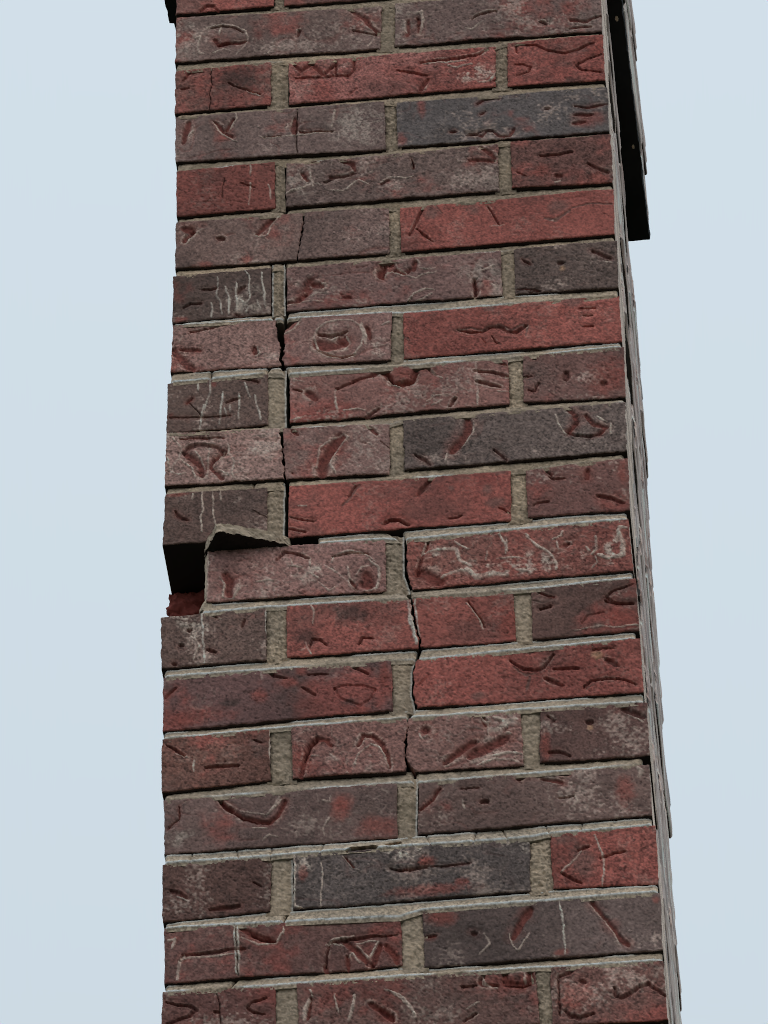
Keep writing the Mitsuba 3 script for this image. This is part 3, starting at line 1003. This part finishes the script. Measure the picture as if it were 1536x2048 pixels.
def mortar_color(X, Z, seed, fresh, v=None):
    w = lambda f, s, o=2: nz(X, Z, f, seed + s, o) - .5
    t = smooth01(-.2, .2, w(18, 1) - .1 + .12 * fresh)[..., None]
    col = alb(120, 111, 99) * (1 - t) + alb(140, 128, 112) * t
    col = col * (1 - .35 * fresh) + alb(158, 154, 144) * .35 * fresh
    stain = smooth01(.08, .28, w(45, 3, 3))[..., None] * (.5 - .2 * fresh)
    col = col * (1 - stain) + alb(88, 82, 70) * stain
    if v is not None:
        rim = np.maximum(1 - smooth01(.0004, .0016, np.abs(v - .0011)), .0)
        m = (rim * smooth01(-.10, .10, w(22, 5, 2) + (fresh - .55) * .6))[..., None]
        col = col * (1 - m) + WHITE * m
    grain = 1.04 + 1.1 * w(900, 7, 1) + .8 * w(380, 8) + .2 * w(90, 9)
    return np.clip(col * np.clip(grain, .4, 1.6)[..., None], .02, .85)


def bed_joint(k, xa, xb, slant_a=0., slant_b=0., name='bed_joint', lo=None):
    """One run of mortar between course k and the course below it, from xa to xb at its top edge."""
    top, bot = line_of(k, -1), line_of(k + 1, 0)
    shown = 0 <= k <= 18
    st = .0009 if shown else .004
    n = max(int((xb - xa) / st), 3)
    u = np.linspace(0, 1, n)
    v = np.linspace(0, 1, 22 if shown else 6)
    xs = xa + (xb - xa) * u
    shift = slant_a * (1 - u) + slant_b * u
    X = xs[None, :] + shift[None, :] * v[:, None]
    zt, zb = top(X) + .0035, bot(X) - .0035
    Z = zt * (1 - v[:, None]) + zb * v[:, None]
    seed = 40 + k * 7
    rag = np.clip(1 - np.minimum(X - X[:, :1], X[:, -1:] - X) / .004, 0, 1)
    X = X + rag * .0016 * (nz(X, Z, 300, seed + 1, 2) - .5)
    h = np.clip((Z - zb - .0035) / np.maximum(zt - zb - .007, 1e-4), -.4, 1.4)   # 0 at the lower brick, 1 under the upper one
    f = FRESH.get(k, 0)
    Y = .0010 + .0034 * np.clip(h, 0, 1.4) ** 1.4 * 1.18 - .0010 * f
    Y = Y + .0014 * (nz(X, Z, 26, seed + 2, 2) - .5) + .0016 * (nz(X, Z, 150, seed + 3, 2) - .5) + .0008 * (nz(X, Z, 700, seed + 4) - .5)
    if 9 <= k <= 17 or k in (6, 7):
        Y = Y - .0012 * f * np.exp(-((h - .12) / .18) ** 2)
    fr = np.minimum(X - X[:, :1], X[:, -1:] - X)
    Y = Y + .0025 * np.clip(1 - fr / .0025, 0, 1) ** 2
    col = mortar_color(X, Z, seed, f, Z - zb - .0035)
    if k == 15:
        for poly in SLOTS:
            Y = Y + .02 * inside(X, Z, poly)
        for x in SPLITS:                 # shrinkage cracks across the run
            Y = Y + .0022 * np.exp(-((X - x - .3 * (Z + 1.08) * np.sin(x * 900)) / .0006) ** 2)
    if k in (6, 7, 10, 11, 12, 13, 15, 16, 17):     # pale hair edge under the upper brick too
        m = ((1 - smooth01(.0004, .0016, np.abs(zt - .0035 - Z - .0016))) * smooth01(-.05, .1, nz(X, Z, 22, seed + 9, 2) - .5 + (f - .7) * .5))[..., None] * .9
        Y = Y - .0012 * m[..., 0]
        col = col * (1 - m) + WHITE * m
    F, idx = grid_faces(len(u), len(v))
    V, F, col = with_skirt(np.stack([X.ravel(), Y.ravel(), Z.ravel()], -1), F, idx, col.reshape(-1, 3), .09, np.array([.3, .28, .24]))
    return put(f'{CH}__{name}', (V, F), 'mortar', color=col)


SLOTS = [np.array([[.1487, -1.0862], [.152, -1.0822], [.1707, -1.0808], [.1735, -1.0825], [.1715, -1.0848], [.1593, -1.087]]), np.array([[.1800, -1.0800], [.1926, -1.0780], [.1928, -1.0803], [.1816, -1.0824]])]
SPLITS = (.0215, .060, .087, .128, .215, .252, .277, .312, .338)


def head_joint(a, b, gap_a=-.003, gap_b=-.003):
    """The upright joint between brick a and brick b; a positive gap leaves an open crack on that side."""
    k = course_of(a)
    la, rb = outlines[a][1], outlines[b][0]
    zt = max(la[0, 1], rb[0, 1]) + .0045
    zb = min(la[-1, 1], rb[-1, 1]) - .0045
    shown = 0 <= k <= 19
    v = np.linspace(0, 1, 74 if shown else 8)
    zs = zt + (zb - zt) * v
    xa = np.interp(-zs, -la[:, 1], la[:, 0]) + gap_a
    xb = np.interp(-zs, -rb[:, 1], rb[:, 0]) - gap_b
    jag = lambda s: .0016 * (meshkit.fbm(np.stack([zs * 160, zs * 0 + s, zs * 0], -1), 3, 5) - .5)
    if gap_a > 0:
        xa = xa + jag(k + .3)
    if gap_b > 0:
        xb = xb + jag(k + .8)
    u = np.linspace(0, 1, 22 if shown else 5)
    X = xa[:, None] * (1 - u) + xb[:, None] * u
    Z = np.repeat(zs[:, None], len(u), 1)
    seed = 300 + k * 11 + int(la[0, 0] * 100)
    f = FRESH.get(k - 1, 0) * .4
    Y = .0026 + .0018 * (nz(X, Z, 40, seed, 2) - .5) + .0030 * (nz(X, Z, 260, seed + 1, 2) - .5) + .0014 * (nz(X, Z, 700, seed + 2) - .5)
    across = np.minimum(X - xa[:, None], xb[:, None] - X)
    Y = Y - .0008 * smooth01(.003, .006, across)
    col = mortar_color(X, Z, seed, f)
    col = col * (.93 + .12 * smooth01(.003, .007, across))[..., None]
    for gap, edge in ((gap_a, X - xa[:, None]), (gap_b, xb[:, None] - X)):
        if gap > 0:
            m = ((1 - smooth01(.0006, .0018, edge)) * .6 * (k >= 6))[..., None]
            col = col * (1 - m) + WHITE * m
    F, idx = grid_faces(len(u), len(v))
    V, F, col = with_skirt(np.stack([X.ravel(), Y.ravel(), Z.ravel()], -1), F, idx, col.reshape(-1, 3), .09, np.array([.3, .28, .24]))
    put(f'{CH}__head_joint', (V, F), 'mortar', color=col)


for k in range(FIRST, LAST):
    x0 = max(outlines[rows[k][0]][0][-1, 0], outlines[rows[k + 1][0]][0][0, 0]) + .0005
    x1 = min(outlines[rows[k][-1]][1][-1, 0], outlines[rows[k + 1][-1]][1][0, 0]) - .0008
    if k == 10:                      # most of this bed has fallen out on the left
        bed_joint(k, .1265, .1835, .0030, .0155)
        bed_joint(k, .1985, x1, .0045, 0)
        continue
    if k == 11:
        x0 = .0292
    x1 -= {14: .0042, 12: .0022, 9: .0025}.get(k, 0)
    cuts = sorted(CUTS.get(k, []))
    xa, sa = x0, 0.
    for ct, cb, gap, white in cuts:
        bed_joint(k, xa, ct * 1e-4 - gap * .5e-4, sa, (cb - ct) * 1e-4)
        xa, sa = ct * 1e-4 + gap * .5e-4, (cb - ct) * 1e-4
    bed_joint(k, xa, x1, sa, 0)

CRACKED = {('2a', '2b'): (-.003, .0011), ('4a', '4b'): (-.003, .0017), ('6a', '6b'): (.0012, .0021), ('8a', '8b'): (-.003, .0036), ('10a', '10b'): (-.003, .0036),
           ('13a', '13b'): (-.003, .0020), ('15a', '15b'): (-.003, .0016), ('11a', '11b'): (-.003, .0030), ('16a', '16b'): (-.003, .0009), ('9A', '9b'): (-.003, -.003)}
for k in range(FIRST, LAST + 1):
    for a, b in zip(rows[k][:-1], rows[k][1:]):
        if outlines[b][0][0, 0] - outlines[a][1][0, 0] > .006 and a[:-1] + a[-1].upper() != b:
            head_joint(a, b, *CRACKED.get((a, b), (-.003, -.003)))

# the pale mortar left standing on the broken left end of course 11
zs = np.linspace(outlines['11a'][0][0, 1] - .004, -.8085, 60)
v = np.linspace(0, 1, 60)
xl = .0305 - .0050 * smooth01(.75, 1, v) + .0012 * (meshkit.fbm(np.stack([v * 14, v * 0, v * 0], -1), 3, 8) - .5)
u = np.linspace(0, 1, 12)
X = xl[:, None] * (1 - u) + .0372 * u
Z = np.repeat(zs[:, None], 12, 1)
Y = .0016 + .0015 * (nz(X, Z, 200, 77, 2) - .5) + .004 * np.clip(1 - (X - xl[:, None]) / .003, 0, 1) ** 2
col = np.clip(mortar_color(X, Z, 78, .9) * 1.12, 0, .85)
F, idx = grid_faces(12, 60)
V, F, col = with_skirt(np.stack([X.ravel(), Y.ravel(), Z.ravel()], -1), F, idx, col.reshape(-1, 3), .08, np.array([.3, .28, .24]))
key = put(CH + '__head_joint', (V, F), 'mortar', color=col)
labels[key] = {'label': 'pale mortar left on the broken end beside the gap'}

# the rest of the fallen half brick, set back in the gap
m = trimesh.creation.box((.034, .036, .060))
m = m.subdivide_to_size(.0025)
p = m.vertices
p = p + (np.stack([meshkit.fbm(p * 150 + s, 3, s) for s in (1, 2, 3)], -1) - .5) * .011
p = p + np.array([.0105, .057 + .018, -.7655])
cc = alb(106, 52, 46) * (.55 + .9 * meshkit.fbm(p * 420, 3, 9))[:, None]
key = put(CH + '__brick', (p, m.faces), 'clay', color=np.clip(cc, .02, .8))
labels[key] = {'label': 'bright red broken stump of the missing brick, set back in the gap'}

# the core behind the facing, the shaft down to the ground ------------------------------------------------------
core = trimesh.creation.box(bounds=[[.0045, .096, -LAST * COURSE - .05], [SIDE - .0078, BACK - .012, .175]])
put(CH + '__core', core, 'raked_mortar', smooth=False)
shaft = trimesh.creation.box(bounds=[[.0, .0, -COURSE_ZERO], [SIDE, BACK, -(LAST + 1) * COURSE + .004]])


def lower_brickwork(p, n, uv):
    across = dr.select(dr.abs(n.x) > .5, p.y, p.x)
    row = dr.floor(p.z / COURSE)
    s = across / PITCH + .5 * (row - 2 * dr.floor(row / 2))
    fx, fz = s - dr.floor(s), p.z / COURSE - row
    joint = (fx > .95) | (fz > .845)
    tone = mikit.cell_rand(dr.floor(s), row, 3) * .6 + .4 * mikit.fbm(p.x * 60, p.y * 60, p.z * 60)
    return dr.select(joint, mi.Color3f(.3, .28, .23), mikit.mix((.11, .07, .062), (.3, .09, .07), tone))


scene['lower_brickwork'] = {'type': 'principled', 'base_color': proc(lower_brickwork), 'roughness': .9}
put(CH + '__shaft', shaft, 'lower_brickwork', smooth=False)

# the bricks of both flanks ------------------------------------------------------------------------------------


def flank_brick(length, height, thick, seed, tint):
    """A rough, horizontally dragged brick lying along y; its outer face looks towards +x. Origin: outer face, front end, bottom."""
    u, v = nodes(length, .012), nodes(height, .0016)
    X = np.broadcast_to(u[None, :] * length, (len(v), len(u)))
    Z = np.broadcast_to((1 - v[:, None]) * height, X.shape)
    edge = np.minimum(np.minimum(u, 1 - u)[None, :] * length, np.minimum(v, 1 - v)[:, None] * height)
    Y = .0016 * np.clip(1 - edge / .0022, 0, 1) ** 2
    Y = Y + .0034 * (nz(X * .06, Z, 95, seed, 2) - .5) + .0022 * (nz(X * .05, Z, 330, seed + 1) - .5) + .0018 * (nz(X, Z, 16, seed + 2) - .5) + .0006 * (nz(X, Z, 300, seed + 5) - .5)
    streak = nz(X * .05, Z, 240, seed + 3, 2) - .5
    t = smooth01(-.15, .15, nz(X * .15, Z, 60, seed + 4, 2) - .5)[..., None]
    col = alb(*tint) * (1 - t) + alb(176, 165, 162) * t
    col = col * np.clip(1 + 1.9 * streak + .5 * (nz(X, Z, 500, seed + 6) - .5), .25, 1.7)[..., None]  # light and dark sides of the ridges painted into the streaks
    F, idx = grid_faces(len(u), len(v))
    V, F, col = with_skirt(np.stack([X.ravel(), Y.ravel(), Z.ravel()], -1), F, idx, col.reshape(-1, 3), thick, np.array([.06, .05, .047]))
    return (np.stack([-V[:, 1], V[:, 0], V[:, 2]], -1), F), np.clip(col, .02, .85)


variants = {}
TINTS = [(156, 142, 138), (132, 112, 107), (166, 156, 152), (122, 106, 102), (152, 134, 128), (146, 137, 135)]  # pale tints: sky glare on the flanks is put into the colour
for L in (.1925, .0910, .0945):
    for s in range(6):
        (q, faces), col = flank_brick(L, COURSE - JOINT, .09, s * 3 + int(L * 1e4) % 7, TINTS[s])
        variants[L, s] = mikit.ply(trimesh.Trimesh(q, faces, process=False), 'flank_clay', True, color=col)
rng = np.random.default_rng(11)


def side_row(z, y0, x, mirror, odd, material=None, stop=BACK):
    y = y0
    lengths = [.1925, .1925, .0945] if not odd else [.0910, .1925, .1925]
    for L in lengths:
        if y + L > stop + .09:
            break
        d = dict(variants[L, int(rng.integers(6))])
        jx = float(np.clip(rng.normal(0, .0013), -.0026, .0014))
        t = T().translate([x + (-jx if mirror else jx), y + float(rng.normal(0, .002)), z + float(rng.normal(0, .0012))])
        if mirror:
            t = t @ T().rotate([0, 0, 1], 180) @ T().translate([0, -L, 0])
        d['to_world'] = LIFT @ t
        if material:
            d['bsdf'] = {'type': 'ref', 'id': material}
        scene[numbered(CH + '__flank_brick')] = d
        y += L + JOINT


for k in range(FIRST, LAST + 1):
    z = -k * COURSE - (COURSE - JOINT)
    side_row(z, .1055, SIDE - .0005, False, k % 2 == 0)
    side_row(z, .1055, .0005, True, k % 2 == 0)

# the closer course and the corbelled head --------------------------------------------------------------------
CORBEL = .184
side_row(.146 - .0, .0, SIDE - .001, False, False)
RIGHT, LEFT, FRONT, TAIL = .0190, .0385, .030, .577
plan = shapely.geometry.Polygon([(-LEFT, -FRONT), (SIDE + .0090, -FRONT), (SIDE + .0132, .25), (SIDE + .0197, TAIL), (-.030, TAIL), (-.0335, .226), (-LEFT, .225)])
slab = trimesh.creation.extrude_polygon(plan, .020, engine='earcut').subdivide_to_size(.012)
q = slab.vertices
q += (np.stack([meshkit.fbm(q * 120 + s, 3, s) for s in (1, 2, 3)], -1) - .5) * np.array([.003, .003, .002])
slab.vertices = q + [0, 0, CORBEL]
key = put(CH + '__corbel_underside', slab, 'shade_black', smooth=35)  # stands in for the corbelled bricks seen from below, shade painted black
labels[key] = {'label': 'underside of the projecting chimney head, its deep shade painted black'}
for x, y, r in ((.4032, .268, .0016), (.4078, .4435, .0013), (.4005, .224, .0009)):     # crumbs of mortar stuck under it
    m = trimesh.creation.icosphere(subdivisions=2, radius=r)
    q = m.vertices * [1, 2.2, .8] * (.7 + .6 * meshkit.fbm(m.vertices * 900, 2, 3))[:, None] + [x, y, CORBEL - .0004]
    put(CH + '__mortar_crumb', (q, m.faces), 'mortar', color=np.tile(alb(150, 142, 128), (len(q), 1)))
for row in range(3):
    z = CORBEL + .0215 + row * COURSE
    y = -FRONT + .001
    for L in ((.0945, .1925, .1925, .0910) if row % 2 == 0 else (.1925, .1925, .1925)):
        d = dict(variants[.0945 if L < .1 else .1925, int(rng.integers(6))])
        d['to_world'] = LIFT @ T().translate([SIDE + .0080 + .0190 * max(y + .1, 0) + float(rng.normal(0, .0012)), y, z]).rotate([0, 0, 1], -1.0)
        scene[numbered(CH + '__flank_brick')] = d
        d = dict(variants[.0945 if L < .1 else .1925, int(rng.integers(6))])
        d['to_world'] = LIFT @ T().translate([-.033 + float(rng.normal(0, .0012)), y + L, z]).rotate([0, 0, 1], 180)
        scene[numbered(CH + '__flank_brick')] = d
        y += L + JOINT
    for x in (.060, .2625):
        d = dict(variants[.1925, int(rng.integers(6))])
        d['to_world'] = LIFT @ T().translate([x - (.1 if row % 2 else 0), -FRONT, z]).rotate([0, 0, 1], -90)
        scene[numbered(CH + '__flank_brick')] = d
head = trimesh.creation.box(bounds=[[-.027, -FRONT + .006, CORBEL + .018], [SIDE + .004, TAIL - .02, CORBEL + .0215 + 3 * COURSE - .008]])
put(CH + '__core', head, 'raked_mortar', smooth=False)
wash = trimesh.convex.convex_hull(np.array([[x, y, CORBEL + .0195 + 3 * COURSE] for x in (-.04, SIDE + .016) for y in (-.04, TAIL + .01)] + [[x, y, CORBEL + .26] for x in (.08, .32) for y in (.1, .45)]))
put(CH + '__mortar_cap', wash, 'raked_mortar', smooth=False)

# ------------------------------------------------------------------ the slab of bed mortar that hangs out of the crack
edge = np.array([[.0322, -.0016], [.0385, -.0118], [.0430, -.0215], [.0470, -.0226], [.0600, -.0186], [.0720, -.0142], [.0856, -.0092], [.0920, -.0074], [.0955, -.0030], [.0990, -.0022], [.1036, .0016], [.1040, .012], [.1000, .050], [.0500, .058], [.0330, .030], [.0300, .008]])
piece = trimesh.creation.extrude_polygon(shapely.geometry.Polygon(edge), .0105, engine='earcut').subdivide_to_size(.0012)
q = piece.vertices
n = np.stack([meshkit.fbm(q * 260 + s, 3, s) for s in (1, 2, 3)], -1) - .5
q = q + n * np.array([.0034, .0034, .0022]) + (np.stack([meshkit.fbm(q * 90 + s, 2, s) for s in (4, 5, 6)], -1) - .5) * np.array([.0014, .0012, .0008])
tilt = -.06 * (q[:, 0] - .07) - .05 * q[:, 1]
q[:, 2] += tilt * .35 - .7436
col = mortar_color(q[:, 0] + q[:, 2], q[:, 1] + q[:, 2], 91, .75) * 1.15
bedded = (np.abs(piece.vertex_normals[:, 2]) > .8)[:, None]      # bedding faces near black: shade under the piece painted in; rim stays pale
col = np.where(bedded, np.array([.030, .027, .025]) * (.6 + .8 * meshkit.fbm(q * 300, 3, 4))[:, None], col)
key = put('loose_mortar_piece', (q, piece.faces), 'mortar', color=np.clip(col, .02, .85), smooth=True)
labels[key] = {'label': 'loose grey sliver of bed mortar tilting out of the crack above the missing brick corner', 'category': 'mortar', 'kind': 'thing'}
